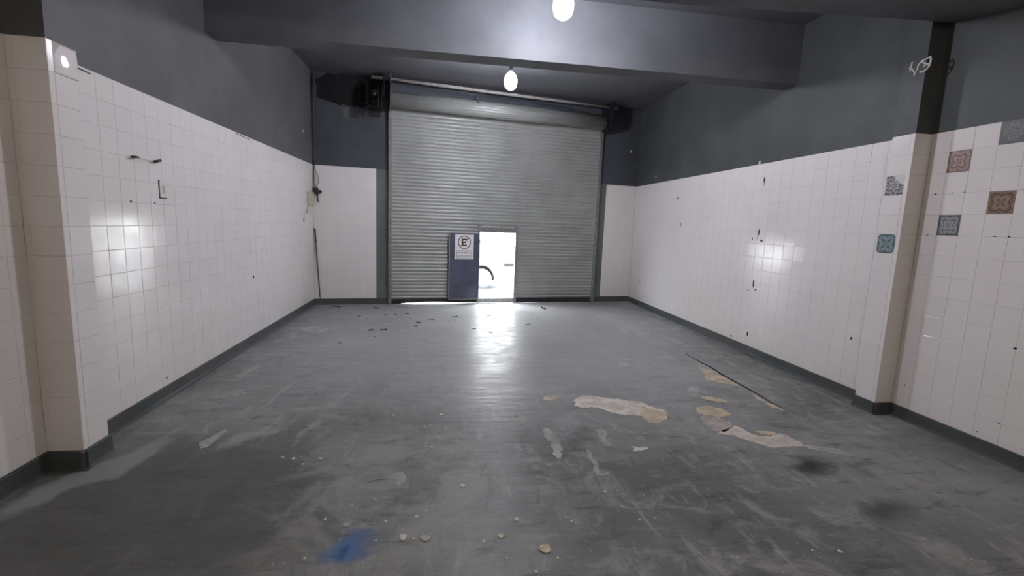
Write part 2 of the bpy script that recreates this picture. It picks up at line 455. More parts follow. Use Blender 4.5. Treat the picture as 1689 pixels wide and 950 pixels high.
def pillar(name, xf, xb, sgn, y0, y1, zt, label):
    mb = MB()
    lo = sorted((xf+sgn*BT, xb+sgn*.2)); hi = sorted((xf+sgn*PT, xb+sgn*.2))
    mb.box((lo[0], y0+BT, 0), (lo[1], y1, zt), 0); mb.box((hi[0], y0+PT, zt), (hi[1], y1, H_TOP), 1)
    return struct(name, mb, [GROUT, PAINT if sgn < 0 else PAINT_R], label, 'pillar')
pl = pillar('pillar_left', LP, LN, -1, YL0, YL1, ZL, 'shallow tiled pillar on the left wall')
tiles(pl, (LP, 0, 0), Y_, X_, YL0, YL1, YL1-T, ZL, 14, near=lambda u: u, tilt=.25, aim=(1.176, -.05, .03))
tiles(pl, (0, YL0, 0), X_, -Y_, LN, LP, LP-T, ZL, 14, near=lambda u: u)
pr_ = pillar('pillar_right', RP, RN, 1, YR0, YR1, ZR, 'shallow tiled pillar on the right wall with two patterned tiles')
tiles(pr_, (RP, 0, 0), -Y_, -X_, -YR1, -YR0, -YR1, ZR, 14, near=lambda u: u, tilt=.1,
      special={(0, 2): (DEC['star'], 'black and white patterned tile, torn corner'), (0, 5): (DEC['teal'], 'teal patterned tile')})
tiles(pr_, (0, YR0, 0), X_, -Y_, RP, RN, RP, ZR, 14, near=lambda u: u)

mb = MB(); mb.box((-3.4, Y_FRONT-.3, 0), (5.4, Y_FRONT, H_TOP))
struct('wall_front', mb, mat_paint('pale_wall_paint', (.42, .41, .39, 1), .6), 'plain wall closing the garage behind the camera')

# ------------------------------------------------------------------ setting: back wall (own frame, x along wall, -y into room)
TL, TR_ = LW*NB, RW*NB                    # corners
PL1, PR0 = -1.523, 3.940                  # tiled panel edges
O0, O1, OH = -1.215, 3.672, 4.22          # shutter opening
ZB = 2.925
bwm = MB()
bwm.box((TL-.5, BT, 0), (PL1, .32, ZB), 0); bwm.box((PL1, PT, 0), (O0, .32, ZB), 2)
bwm.box((O1, PT, 0), (PR0, .32, ZB), 2); bwm.box((PR0, BT, 0), (TR_+.5, .32, ZB), 0)
bwm.box((TL-.5, PT, ZB), (O0, .32, H_TOP), 1); bwm.box((O1, PT, ZB), (TR_+.5, .32, H_TOP), 1); bwm.box((O0, PT, OH), (O1, .32, H_TOP), 1)
wb = struct('wall_back', bwm, [GROUT, PAINT_B, mat_paint('jamb_paint', (.145, .152, .150, 1), .5)], 'end wall around the roller shutter, tiled at both sides', mw=BM)
tiles(wb, (0, 0, 0), X_, -Y_, TL+.004, PL1, PL1, ZB, 14, near=lambda u: u)
tiles(wb, (0, 0, 0), X_, -Y_, PR0, TR_-.004, PR0, ZB-.03, 14, near=lambda u: u)

# ------------------------------------------------------------------ setting: ceiling and beam
cb = MB()
cb.box((-3.3, 6.2, Z_BACK), (5.3, 12.1, H_TOP)); cb.box((-3.3, 3.4, Z_MID), (5.3, 6.2, H_TOP))
k = len(cb.v)                                  # low ceiling over the camera, its lip slanting up
for x, ye in ((-3.3, 4.60), (2.2, 4.33), (5.3, 4.06)):
    cb.v += [(x, Y_FRONT-.3, 3.81), (x, 3.35, 3.81), (x, ye, 3.94), (x, ye, 4.72), (x, Y_FRONT-.3, 4.9)]
for s_ in range(2):
    for i in range(5):
        j = (i+1) % 5; cb.face([k+s_*5+i, k+s_*5+j, k+s_*5+5+j, k+s_*5+5+i])
cb.face([k+i for i in range(5)]); cb.face([k+10+i for i in range(5)])
struct('ceiling', cb, PAINT_CEIL, 'dark grey painted concrete ceiling', 'ceiling')
b1 = MB(); b1.box((-3.0, 6.05, Z_BEAM), (5.0, 6.35, 4.9))
struct('ceiling_beam', b1, PAINT_CEIL, 'deep grey concrete beam crossing the ceiling in front of the shutter', 'beam')

# ------------------------------------------------------------------ setting: baseboards
def base_run(mb, p0, p1, n, h=.125, t=.014):
    p0, p1, n = Vector(p0), Vector(p1), Vector(n)
    prof = [(-.006, 0), (t+.022, 0), (t+.016, .006), (t+.003, .016), (t, .03), (t, h-.006), (t-.005, h), (-.006, h)]
    mb.prism([p0+n*a+Z_*z for a, z in prof], p1-p0)
tb = .014
mb = MB(); e0 = YB+SK*LW
base_run(mb, (LN, Y_FRONT, 0), (LN, YL0, 0), X_, .14); base_run(mb, (LN, YL0, 0), (LP+tb+.02, YL0, 0), -Y_, .14)
base_run(mb, (LP, YL0-tb-.02, 0), (LP, YL1+tb, 0), X_, .14); base_run(mb, (LP, YL1, 0), (LW, YL1, 0), Y_, .14); base_run(mb, (LW, YL1, 0), (LW, e0, 0), X_, .13)
struct('baseboard_left', mb, BASEB, 'dark grey painted baseboard along the left wall', 'baseboard')
mb = MB(); e1 = YB+SK*RW
base_run(mb, (RN, Y_FRONT, 0), (RN, YR0, 0), -X_); base_run(mb, (RN, YR0, 0), (RP-tb-.02, YR0, 0), -Y_)
base_run(mb, (RP, YR0-tb-.02, 0), (RP, YR1+tb, 0), -X_); base_run(mb, (RP, YR1, 0), (RW, YR1, 0), Y_); base_run(mb, (RW, YR1, 0), (RW, e1, 0), -X_)
struct('baseboard_right', mb, BASEB, 'dark grey painted baseboard along the right wall', 'baseboard')
mb = MB(); base_run(mb, (TL, 0, 0), (O0-.06, 0, 0), -Y_); base_run(mb, (O1+.06, 0, 0), (TR_, 0, 0), -Y_)
struct('baseboard_back', mb, BASEB, 'dark baseboard either side of the roller shutter', 'baseboard', mw=BM)

# ------------------------------------------------------------------ roller shutter with wicket opening
D0, D1, DH = .765, 1.625, 1.655            # opening between the frame posts
shut = obj('roller_shutter', None, label='grey steel roller shutter with a small open wicket doorway', cat='shutter', mw=BM)
PITCH_S = .0777
def slat_mesh(x0, x1):
    mb = MB(); prof = [(.006, -.012), (.004, .004), (-.004, .012), (-.012, .024), (-.0155, .040), (-.012, .056), (-.004, .068), (.004, .0725), (.004, .0777)]
    n = len(prof)
    for x in (x0, x1): mb.v += [(x, y, z) for y, z in prof]
    for i in range(n-1): mb.face([i, i+1, n+i+1, n+i], 0, True)
    m = bpy.data.meshes.new('slat'); m.from_pydata(mb.v, [], mb.f); m.materials.append(SHUT)
    m.polygons.foreach_set('use_smooth', [True]*len(m.polygons)); m.update(); return m
S_FULL, S_LEFT, S_RIGHT = slat_mesh(O0+.01, O1-.01), slat_mesh(O0+.01, D0-.03), slat_mesh(D1+.03, O1-.01)
z = .105; nz = 0
while z < 4.30:
    y = -.03+random.gauss(0, .0012)
    for me in ((S_LEFT, S_RIGHT) if z < DH+.02 else (S_FULL,)):
        obj('slat', me, parent=shut, mw=Matrix.Translation((0, y, z)) @ Matrix.Rotation(random.gauss(0, .012), 4, 'X'))
    z += PITCH_S
for x0, x1 in ((O0-.055, O0+.012), (O1-.012, O1+.055)):
    g = MB(); g.box((x0, -.085, 0), (x1, -.055, 4.2)); xs = (x0, x0+.02) if x0 < 0 else (x1-.02, x1); g.box((xs[0], -.056, 0), (xs[1], .003, 4.2))
    build('guide_rail', g, RAIL, parent=shut)
for prof in ([(O0+.012, .004), (-1.02, .006), (-.85, .026), (-.45, .040), (-.1, .038), (.3, .022), (D0-.03, .012)], [(D1+.03, .006), (2.1, .008), (2.4, .003), (O1-.012, .003)]):
    g = MB(); g.prism([(x, -.062, zz) for x, zz in prof]+[(prof[-1][0], -.062, .108), (prof[0][0], -.062, .108)], (0, .05, 0)); build('bottom_bar', g, DARKST, parent=shut)
for x0, x1, zt in ((D0-.035, D0+.005, 1.84), (D1-.005, D1+.060, 1.86)):
    g = MB(); g.box((x0, -.088, .006), (x1, -.022, zt)); bevel(build('wicket_post', g, STEEL, parent=shut), .005)
g = MB(); g.box((D0, -.080, DH), (D1, -.024, DH+.115)); bevel(build('wicket_head', g, RAIL, parent=shut), .004)
g = MB(); g.box((D0, -.075, .012), (D1, -.022, .115)); bevel(build('wicket_sill', g, STEEL, parent=shut), .004)
# rolled-up coil with ribbed skin
g = MB(); nr = 22; cy, cz, R0 = -.22, 4.32, .155
prof = []
for i in range(nr*4):
    t = 2*math.pi*i/(nr*4); r = R0+.010*abs(math.sin(nr*t/2)); prof.append((math.cos(t)*r, math.sin(t)*r))
k = len(prof)
for x in (O0-.01, O1-.02): g.v += [(x, cy+a, cz+b) for a, b in prof]
for i in range(k): g.face([i, (i+1) % k, k+(i+1) % k, k+i], 0, True)
g.face(list(range(k))[::-1]); g.face(list(range(k, 2*k)))
build('coil', g, SHUT, parent=shut)
for x in (O0-.035, O1+.02):
    g = MB(); g.prism([(x, .0, 4.10), (x, -.25, 4.12), (x, -.56, 4.25), (x, -.60, 4.74), (x, .0, 4.74)], (.014, 0, 0)); build('bracket_plate', g, STEEL if x < 0 else GREASE, parent=shut)
g = MB(); g.prism([(O1+.0, -.055, 4.20), (O1+.05, -.055, 4.20), (O1+.17, -.30, 4.34), (O1+.12, -.32, 4.36)], (0, 0, .03)); build('guide_horn', g, RAIL, parent=shut)
# steel tube above the coil
pa, pb_ = on_back(612, 124, .33), on_back(1018, 181, .33)
g = MB(); g.tube([(pa.x, -.33, 4.695), (pb_.x, -.33, 4.650)], .034, 12)
build('support_tube', g, plain('pale_tube_paint', (.42, .39, .36, 1), .5, var=.2), parent=shut, label='pale steel tube above the rolled coil')
# sagging cable over the coil
g = MB(); g.tube([(-1.25, -.36, 4.665), (-.4, -.36, 4.615), (.2, -.36, 4.575), (.57, -.36, 4.555), (1.1, -.36, 4.60), (1.7, -.36, 4.585), (2.5, -.36, 4.53), (3.25, -.36, 4.47)], .007, 6)
c = build('slack_cable', g, BLACK, parent=shut, label='thin slack black cable')
g = MB(); g.box((.555, -.368, 4.42), (.60, -.352, 4.575)); build('hanger_strap', g, DARKST, parent=c)

# chain drive at the left end of the coil
drv = obj('shutter_drive', None, label='greasy black chain drive at the left end of the shutter coil', cat='machinery', mw=BM)
def B(u, v, off): return on_back(u, v, off)
g = MB(); g.lathe([(.02, 0), (.21, .0), (.225, .012), (.21, .024), (.05, .024), (.05, .05)], (-1.36, -.32, 4.50), 30, ax=(-1, 0, 0)); build('sprocket', g, GREASE, parent=drv)
g = MB(); g.lathe([(.10, 0), (.115, .02), (.115, .20), (.10, .22), (.04, .22), (.04, .26)], (-1.40, -.27, 4.24), 18, ax=(-1, 0, 0)); build('motor_housing', g, GREASE, parent=drv)
g = MB(); g.box((-1.66, -.40, 4.10), (-1.40, -.02, 4.13)); g.box((-1.66, -.03, 3.99), (-1.44, -.004, 4.70)); build('mounting_frame', g, GREASE, parent=drv)
g = MB()
for dx, zb in ((-.0, 3.98), (-.05, 4.03), (.03, 4.01)):
    g.tube([(-1.43+dx, -.53, 4.50), (-1.43+dx, -.54, 4.2), (-1.43+dx, -.52, zb+.03), (-1.43+dx, -.47, zb), (-1.43+dx, -.42, zb+.04), (-1.43+dx, -.40, 4.3), (-1.43+dx, -.2, 4.69)], .011, 6)
build('chain', g, GREASE, parent=drv)
g = MB(); g.box((-1.62, -.34, 4.34), (-1.47, -.12, 4.46)); bevel(build('gear_case', g, plain('dusty_iron', (.06, .06, .065, 1), .7, .2), parent=drv), .02)
g = MB(); g.tube([(-1.66, -.26, 4.2), (-1.80, -.2, 4.18), (-1.88, -.10, 4.3), (-1.86, -.05, 4.55)], .016, 8); build('power_lead', g, BLACK, parent=drv)
# black patch and hanging tufts on the wall beside the drive
def blob(pts, y, th, jit=.02, sub=4):
    out = []
    n = len(pts)
    for i in range(n):
        a, b = Vector(pts[i]), Vector(pts[(i+1) % n])
        for q in range(sub):
            p = a.lerp(b, q/sub); out.append((p.x+random.gauss(0, jit), p.y+random.gauss(0, jit)))
    return out
so = [(520, 128), (540, 121), (575, 121), (594, 128), (604, 142), (603, 178), (590, 178), (567, 174), (540, 167), (522, 160)]
pts = [(on_back(u, v).x, on_back(u, v).z) for u, v in so]
g = MB(); g.prism([(x, .003, zz) for x, zz in blob(pts, 0, 0, .012, 4)], (0, -.004, 0))
build('black_patch', g, DULLBLK, parent=wb, label='black patch on the wall beside the chain drive')
for (u0, v0, u1, v1), m in (((565, 178, 575, 196), PAINT), ((577, 182, 586, 195), plain('blue_grey_smear', (.04, .05, .07, 1), .8))):
    a, b = on_back(u0, v0), on_back(u1, v1)
    g = MB(); g.prism([(x, .003, zz) for x, zz in blob([(a.x, a.z), (b.x, a.z), (b.x, b.z), (a.x, b.z)], 0, 0, .006, 3)], (0, -.004, 0))
    build('grime_smear', g, m, parent=wb)

# ------------------------------------------------------------------ wicket door leaf folded back against the shutter
LX0, LX1, LZ0, LZ1 = .045, D0-.012, .115, 1.625
hinge = BM @ Matrix.Translation((LX1, -.10, 0)) @ Matrix.Rotation(math.radians(2.5), 4, 'Z')
leaf = obj('wicket_door', None, label='navy sheet-metal wicket door folded open against the shutter', cat='door', mw=hinge)
wd = LX1-LX0
g = MB(); g.box((-wd, -.030, LZ0), (0, -.004, LZ1)); bevel(build('panel', g, NAVY, parent=leaf), .004)
for x0, x1 in ((-wd-.006, -wd+.018),):
    g = MB(); g.box((x0, -.036, LZ0), (x1, .006, LZ1)); build('edge_channel', g, STEEL, parent=leaf)
g = MB(); g.box((-wd, -.036, LZ0-.012), (0, .0, LZ0+.006)); build('bottom_channel', g, STEEL, parent=leaf)
for zz in (.35, .87, 1.4):
    g = MB(); g.lathe([(.012, 0), (.012, .09)], (.006, -.018, zz), 10); build('hinge', g, STEEL, parent=leaf)
# no-parking sign
sg = obj('parking_sign', None, label='white no-parking sign with a crossed E on the navy door', cat='sign', mw=hinge)
a, b = on_back(750.3, 385.5, .14), on_back(780.6, 428, .14)
sx0, sx1, sz0, sz1 = a.x-LX1, b.x-LX1, b.z, min(a.z, LZ1-.03); sy = -.0305
g = MB(); g.box((sx0, sy-.004, sz0), (sx1, sy, sz1)); bevel(build('plate', g, WHITEP, parent=sg), .0015)
SW, SH = sx1-sx0, sz1-sz0; cx, cz = (sx0+sx1)/2, sz0+SH*.685; rr = SW*.345
yf = sy-.004
def ringmesh(r0, r1, seg=40):
    g = MB()
    for r in (r0, r1):
        for y in (yf+.0005, yf-.0012):
            g.v += [(cx+r*math.cos(2*math.pi*i/seg), y, cz+r*math.sin(2*math.pi*i/seg)) for i in range(seg)]
    for i in range(seg):
        j = (i+1) % seg
        g.face([seg+i, seg+j, 3*seg+j, 3*seg+i]); g.face([2*seg+i, 2*seg+j, 3*seg+j, 3*seg+i]); g.face([i, j, seg+j, seg+i])
    return g
build('ring', ringmesh(rr*.86, rr), INKR, parent=sg)
g = MB(); d = Vector((.707, 0, .707)); w_ = Vector((-.707, 0, .707))*rr*.055
c0 = Vector((cx, yf+.0004, cz)); e = d*rr*.9
g.prism([c0-e-w_, c0+e-w_, c0+e+w_, c0-e+w_], (0, -.0013, 0)); build('slash', g, INKR, parent=sg)
def text_mesh(body, size, ext=.0008, bold=0.0):
    cu = bpy.data.curves.new('t', 'FONT'); cu.body = body; cu.size = size; cu.extrude = ext; cu.offset = bold; cu.align_x = 'CENTER'; cu.align_y = 'CENTER'
    cu.resolution_u = 3
    o = bpy.data.objects.new('t', cu); COL.objects.link(o)
    dg = bpy.context.evaluated_depsgraph_get(); m = bpy.data.meshes.new_from_object(o.evaluated_get(dg)); 
    bpy.data.objects.remove(o); return m
def text(name, body, h, width, x, zc, mat, y, bold=0.0):
    m = text_mesh(body, 1.0, .001, bold)
    xs = [v.co.x for v in m.vertices]; ys = [v.co.y for v in m.vertices]
    mx, my = (max(xs)+min(xs))/2, (max(ys)+min(ys))/2
    fx, fy = width/(max(xs)-min(xs)), h/(max(ys)-min(ys))
    for v in m.vertices: v.co = (x+(v.co.x-mx)*fx, y-v.co.z, zc+(v.co.y-my)*fy)
    m.materials.clear(); m.materials.append(mat); m.name = name
    return obj(name, m, parent=sg)
# block letter E
g = MB(); eh, ew, st = rr*1.12, rr*.80, rr*.22; ex, ez = cx-ew/2, cz-eh/2
y2 = yf-.0018
g.prism([(ex, y2, ez), (ex+ew, y2, ez), (ex+ew, y2, ez+st), (ex+st, y2, ez+st), (ex+st, y2, ez+eh/2-st*.45), (ex+ew*.86, y2, ez+eh/2-st*.45), (ex+ew*.86, y2, ez+eh/2+st*.45), (ex+st, y2, ez+eh/2+st*.45),
         (ex+st, y2, ez+eh-st), (ex+ew, y2, ez+eh-st), (ex+ew, y2, ez+eh), (ex, y2, ez+eh)], (0, .0022, 0)); build('letter_e', g, INK, parent=sg)
fx0, fx1, fz0, fz1 = sx0+SW*.11, sx1-SW*.10, sz0+SH*.045, sz0+SH*.355; lw = SW*.018
g = MB()
for q in ((fx0, fz0, fx1, fz0+lw), (fx0, fz1-lw, fx1, fz1), (fx0, fz0, fx0+lw, fz1), (fx1-lw, fz0, fx1, fz1)): g.box((q[0], yf-.001, q[1]), (q[2], yf+.0004, q[3]))
build('caption_frame', g, INKG, parent=sg)
text('caption_line', 'PROHIBIDO', SH*.062, SW*.60, cx, sz0+SH*.265, INKG, yf-.0002, .012)
text('caption_line', 'ESTACIONAR', SH*.062, SW*.69, cx, sz0+SH*.145, INKG, yf-.0002, .012)

# ------------------------------------------------------------------ hanging bulbs
def bulb(p, ztop, label, mat=None):
    mat = mat or GLOW
    o = obj('hanging_bulb', None, label=label, cat='lamp', group='bare bulbs under the ceiling'); o.location = p
    g = MB(); g.lathe([(.030, .13), (.055, .115), (.088, .07), (.104, .01), (.104, -.05), (.086, -.105), (.052, -.136), (.012, -.146)], (0, 0, 0), 24); build('globe', g, mat, parent=o)
    g = MB(); g.lathe([(.036, .128), (.036, .17), (.026, .20), (.026, .25), (.008, .262)], (0, 0, 0), 16); build('socket', g, BLACK, parent=o)
    h = ztop-p[2]
    for s_ in (-1, 1):
        g = MB(); g.tube([(0, 0, .25), (s_*.012, .0, .25+(h-.25)*.4), (s_*.03, 0, h-.02), (s_*.034, 0, h+.005)], .004, 6); build('wire', g, BLACK, parent=o)
    return o
bulb((1.15, 5.0, 4.13), Z_MID, 'lit bare bulb hanging in front of the ceiling beam')
bulb((1.01, 8.0, 4.22), Z_BACK, 'lit bare bulb hanging between the beam and the shutter', mat_emit('lit_bulb_strong', BULB_COL, BULB*1.35))
bulb((1.0, -1.2, 3.30), 3.81, 'weaker warm fill bulb, added unseen under the low ceiling behind the camera', mat_emit('fill_bulb_warm', (1.0, .86, .70, 1), BULB*.95))  # added bulb, out of view, brightens the near walls and pillar sides

# ------------------------------------------------------------------ things in the left corner
def bpt(u, v, off): q = on_back(u, v, off); return (q.x, -off, q.z)
g = MB(); g.tube([(TL+.04, -.03, 4.70), (TL+.035, -.03, 4.2), (TL+.03, -.03, 3.6), (TL+.03, -.03, 2.95), (TL+.035, -.03, 2.47)], .009, 6)
cb2 = build('corner_cable', g, BLACK, label='black cable running down the left corner of the end wall', cat='cable', mw=BM)
g = MB(); g.tube([(TL+.04, -.025, 3.0), (TL+.06, -.03, 2.82), (TL+.125, -.035, 2.66), (TL+.12, -.035, 2.56), (TL+.06, -.04, 2.46)], .007, 6); build('loop', g, BLACK, parent=cb2)
g = MB(); g.tube([(TL+.05, -.02, 4.66), (TL+.048, -.02, 3.95)], .005, 6); build('pale_conduit', g, STEEL, parent=cb2)
pg = obj('power_plug', None, label='black plug and adaptor in the left corner above the rod', cat='plug', mw=BM)
g = MB(); g.box((TL+.02, -.10, 2.33), (TL+.12, -.02, 2.46)); bevel(build('body', g, BLACK, parent=pg), .008)
g = MB(); g.lathe([(.035, 0), (.035, .06)], (TL+.15, -.09, 2.38), 12, ax=(0, 1, 0)); build('knob', g, BLACK, parent=pg)
g = MB(); g.tube([(TL+.09, -.06, 2.33), (TL+.10, -.06, 2.24), (TL+.11, -.05, 2.17)], .014, 6); build('tail', g, BLACK, parent=pg)
bx = obj('junction_box', None, label='yellowed plastic junction box on the left wall beside the plug', cat='electrical box')
g = MB(); g.box((LW, 9.84, 2.14), (LW+.06, 10.16, 2.36)); bevel(build('box', g, CREAM, parent=bx), .01)
g = MB(); g.box((LW+.055, 9.80, 2.10), (LW+.07, 10.16, 2.145)); build('bottom_lip', g, FLAKET, parent=bx)
g = MB(); g.tube([(LW+.03, 9.82, 2.14), (LW+.03, 9.80, 2.02), (LW+.015, 9.76, 1.93)], .012, 6); build('cut_lead', g, FLAKET, parent=bx)
g = MB(); g.tube([(LW+.012, 9.62, 1.90), (LW+.014, 9.60, 1.83), (LW+.012, 9.57, 1.77)], [.010, .014, .02], 6)
build('wall_bracket', g, FLAKET, label='small yellowed bracket left below the junction box', cat='bracket')
q = on_floor(529, 502)
tp = BM @ Vector((TL+.03, -.045, 1.62))
g = MB(); g.tube([(q.x, q.y, .004), tuple(Vector((q.x, q.y, .004)).lerp(tp, .45)), tuple(tp)], .012, 8)
rod = build('metal_rod', g, plain('rusty_rod', (.11, .10, .095, 1), .55, .5, var=.4), label='thin metal rod leaning upright in the left corner', cat='rod')
g = MB(); dd = tp-Vector((q.x, q.y, .004)); g.tube([tuple(tp-dd*.18), tuple(tp+dd*.003)], .0155, 8); build('grip', g, BLACK, parent=rod)

# ------------------------------------------------------------------ small fittings and scars on the tiled walls
def scar(parent, name, p, n, w, h, mat, jit=.25, depth=.004):
    """irregular chip lying on a wall, p on the tile face"""
    n = Vector(n); u = Z_.cross(n).normalized(); pts = []
    for i in range(9):
        t = 2*math.pi*i/9; r = 1+random.uniform(-jit, jit)
        pts.append(Vector(p)-n*.002+u*(math.cos(t)*w/2*r)+Z_*(math.sin(t)*h/2*r))
    g = MB(); g.prism(pts, n*depth); return build(name, g, mat, parent=parent)
for u, v, w, h in ((1261, 297, .035, .10), (1252, 383, .03, .10), (1256, 397, .05, .03), (1241, 394, .025, .05), (1243, 467, .035, .14), (1234, 478, .03, .02), (1246, 478, .05, .02), (1233, 551, .035, .09), (1123, 370, .03, .08), (1054, 464, .05, .05), (1118, 327, .04, .04),
                   (1404, 558, .03, .03), (1416, 646, .03, .03), (1206, 554, .05, .025)):
    scar(wr, 'drill_hole', on_x(u, v, RW), -X_, w, h, HOLE)
for u, v, w, h in ((1261, 303, .03, .08), (1251, 315, .02, .02), (1249, 391, .02, .10)):
    scar(wr, 'bare_chip', on_x(u, v, RW), -X_, w, h, CREAM)
for u, v, w, h in ((1675, 575, .03, .022), (1647, 698, .015, .01), (1611, 712, .012, .012), (1492, 635, .018, .015), (1543, 320, .022, .012), (1571, 318.5, .015, .012), (1530, 388, .018, .01), (1664, 390.5, .02, .012), (1641, 390, .018, .012), (1591, 317, .016, .01)):
    scar(wrn, 'drill_hole', on_x(u, v, RN), -X_, w, h, HOLE)
for u, v, w, h in ((216, 332, .02, .02), (255, 335, .02, .02), (418, 457, .05, .05), (275, 623, .02, .03), (145, 340, .01, .01)):
    scar(wl, 'drill_hole', on_x(u, v, LW), X_, w, h, HOLE)
for u, v, w in ((134, 115, .09), (400, 226, .22)):
    p = on_x(u, v, LW); g = MB(); g.tube([(LW+.004, p.y-w, ZLW-.02), (LW+.004, p.y+w, ZLW-.028)], .004, 5); build('edge_crack', g, HOLE, parent=wl)
# two wall hooks joined by a thin wire
h0, h1 = on_x(216, 258, LW), on_x(253.5, 265.5, LW)
for p, L, lab in ((h0, .045, 'small bent hook on the left wall, nearer the pillar'), (h1, .045, 'black screw hook on the left wall, nearer the shutter')):
    g = MB(); g.tube([(LW-.002, p.y, p.z), (LW+.03, p.y, p.z), (LW+.04, p.y+.012, p.z+.002)], .009, 7)
    g.tube([(LW+.034, p.y-L, p.z-.010), (LW+.036, p.y+L, p.z+.012 if p is h1 else p.z)], .0075 if p is h0 else .012, 7)
    build('wall_hook', g, BLACK, label=lab, cat='hook', group='hooks on the left wall')
g = MB(); g.tube([tuple(h0+X_*.03), tuple(h0.lerp(h1, .5)+X_*.03-Z_*.01), tuple(h1+X_*.03)], .0016, 5)
build('thin_wire', g, STEEL, label='thin wire stretched between the two wall hooks', cat='wire')
swp = on_x(268, 311.5, LW)
sw = obj('light_switch', None, label='blank white switch plate set into the left wall tiles', cat='switch')
g = MB(); g.box((LW, swp.y-.055, swp.z-.085), (LW+.010, swp.y+.055, swp.z+.085)); bevel(build('plate', g, plain('dull_white_plate', (.66, .63, .62, 1), .5, var=.05), parent=sw), .003)
g = MB(); g.box((LW+.008, swp.y-.02, swp.z-.045), (LW+.014, swp.y+.02, swp.z+.03)); bevel(build('rocker', g, CREAM, parent=sw), .002)
g = MB(); g.box((LW-.001, swp.y-.063, swp.z-.088), (LW+.004, swp.y-.054, swp.z+.085)); g.box((LW-.001, swp.y-.063, swp.z-.095), (LW+.004, swp.y+.05, swp.z-.084)); build('gap_shadow', g, HOLE, parent=sw)  # dark strips paint the shadow in the gap along two plate edges
# scraped squiggle on the right pillar's paint
def px(zx, zy): return on_x(1389+.2632*zx, .2632*zy, RP)
g = MB()
for line in (((440, 388), (432, 412), (424, 448)), ((420, 428), (436, 432), (460, 462)), ((448, 478), (455, 455), (470, 438)), ((470, 440), (476, 408), (500, 380), (530, 368), (552, 354), (556, 372), (548, 402), (530, 432), (505, 450), (486, 453)),
             ((500, 386), (520, 398), (540, 400), (550, 412)), ((508, 420), (528, 404))):
    g.tube([tuple(px(a, b)+X_*(PT+.001)) for a, b in line], .009, 5)
build('scraped_mark', g, CHALK, parent=pr_, label='pale scraped squiggle in the grey paint')
for u, v in ((1041, 250), ):
    q = on_back(u, v); g = MB(); g.prism([(q.x+a*.03, .004, q.z+b*.03) for a, b in ((-1, 0), (-.3, -.9), (.9, -.4), (.7, .7), (-.2, .9))], (0, -.004, 0)); build('paint_chip', g, CHALK, parent=wb)
for u, v in ((1253, 268), (1082, 291)):
    scar(wr, 'paint_chip', on_x(u, v, RW), -X_, .04, .06, CHALK)
scar(wl, 'paint_chip', on_x(500, 216, LW), X_, .07, .06, CHALK)

# ------------------------------------------------------------------ bare patches and seam in the floor paint
def zpx(a, b): return (880+.3197*a, 560+.3199*b)
def patch(pts, mat, label=None, zt=.0025, jit=.012, sub=4, conv=zpx, name='bare_patch'):
    P_ = [on_floor(*conv(a, b)) for a, b in pts]; out = []; n = len(P_)
    for i in range(n):
        a, b, c0, d0 = P_[i-1], P_[i], P_[(i+1) % n], P_[(i+2) % n]
        L = (c0-b).length
        for q in range(sub):
            t = q/sub
            p = .5*((2*b)+(c0-a)*t+(2*a-5*b+4*c0-d0)*t*t+(3*b-a-3*c0+d0)*t**3)
            j = min(jit, L*.12); out.append((p.x+random.gauss(0, j), p.y+random.gauss(0, j), -.004))
    g = MB(); g.prism(out, (0, 0, .004+zt)); return build(name, g, mat, parent=floor, label=label)
patch([(212, 325), (230, 300), (300, 292), (400, 303), (500, 315), (560, 325), (640, 355), (685, 375), (680, 410), (625, 432), (580, 420), (560, 395), (480, 385), (400, 378), (340, 352), (240, 350)], PALE, 'long pale bare patch where the floor paint is gone')
patch([(560, 352), (630, 362), (684, 378), (678, 410), (625, 430), (582, 418), (570, 395)], TAN, zt=.0034)
patch([(50, 300), (85, 291), (122, 290), (125, 305), (70, 318)], TAN)
patch([(845, 125), (880, 150), (940, 165), (1000, 205), (1055, 238), (980, 226), (890, 207), (875, 182)], TAN, 'tan triangular bare patch along the slab seam')
patch([(1100, 262), (1200, 322), (1292, 358), (1270, 364), (1180, 322)], TAN)
patch([(850, 350), (900, 345), (990, 365), (1010, 388), (960, 402), (880, 388), (845, 375)], TAN)
patch([(868, 290), (930, 297), (990, 315), (985, 326), (930, 318), (885, 308)], TAN)
patch([(865, 398), (940, 400), (1015, 425), (1005, 472), (940, 470), (885, 440)], PINK)
patch([(960, 482), (1010, 455), (1050, 448), (1120, 485), (1200, 500), (1280, 490), (1360, 520), (1392, 546), (1330, 556), (1200, 550), (1100, 522), (1040, 497)], PALE, 'pinkish pale bare strip right of the long patch')
patch([(1150, 476), (1220, 474), (1256, 484), (1240, 497), (1185, 493)], TAN, zt=.0034)
patch([(1390, 545), (1460, 548), (1540, 560), (1640, 590), (1600, 602), (1500, 575), (1420, 562)], GREYP)
patch([(270, 570), (296, 575), (330, 650), (345, 685), (385, 692), (383, 700), (330, 702), (312, 650)], GREYP)
patch([(320, 470), (365, 468), (380, 510), (395, 550), (370, 545), (345, 510)], GREYP)
patch([(40, 460), (85, 465), (105, 500), (80, 530), (55, 500)], GREYP)
patch([(430, 105), (490, 95), (515, 130), (480, 150), (445, 140)], GREYP)
patch([(95, 540), (135, 550), (150, 590), (115, 610)], GREYP)
patch([(800, 250), (850, 245), (850, 290), (815, 290)], GREYP)
idn = lambda a, b: (a, b)
patch([(498, 546), (512, 539), (530, 540), (543, 544), (520, 549)], GREYP, conv=idn, label='pale scuff in the floor by the left baseboard')
patch([(331, 735), (343, 722), (375, 708), (356, 728), (340, 739)], GREYP, conv=idn)
patch([(605, 795), (640, 786), (668, 780), (665, 800), (640, 790)], GREYP, conv=idn)
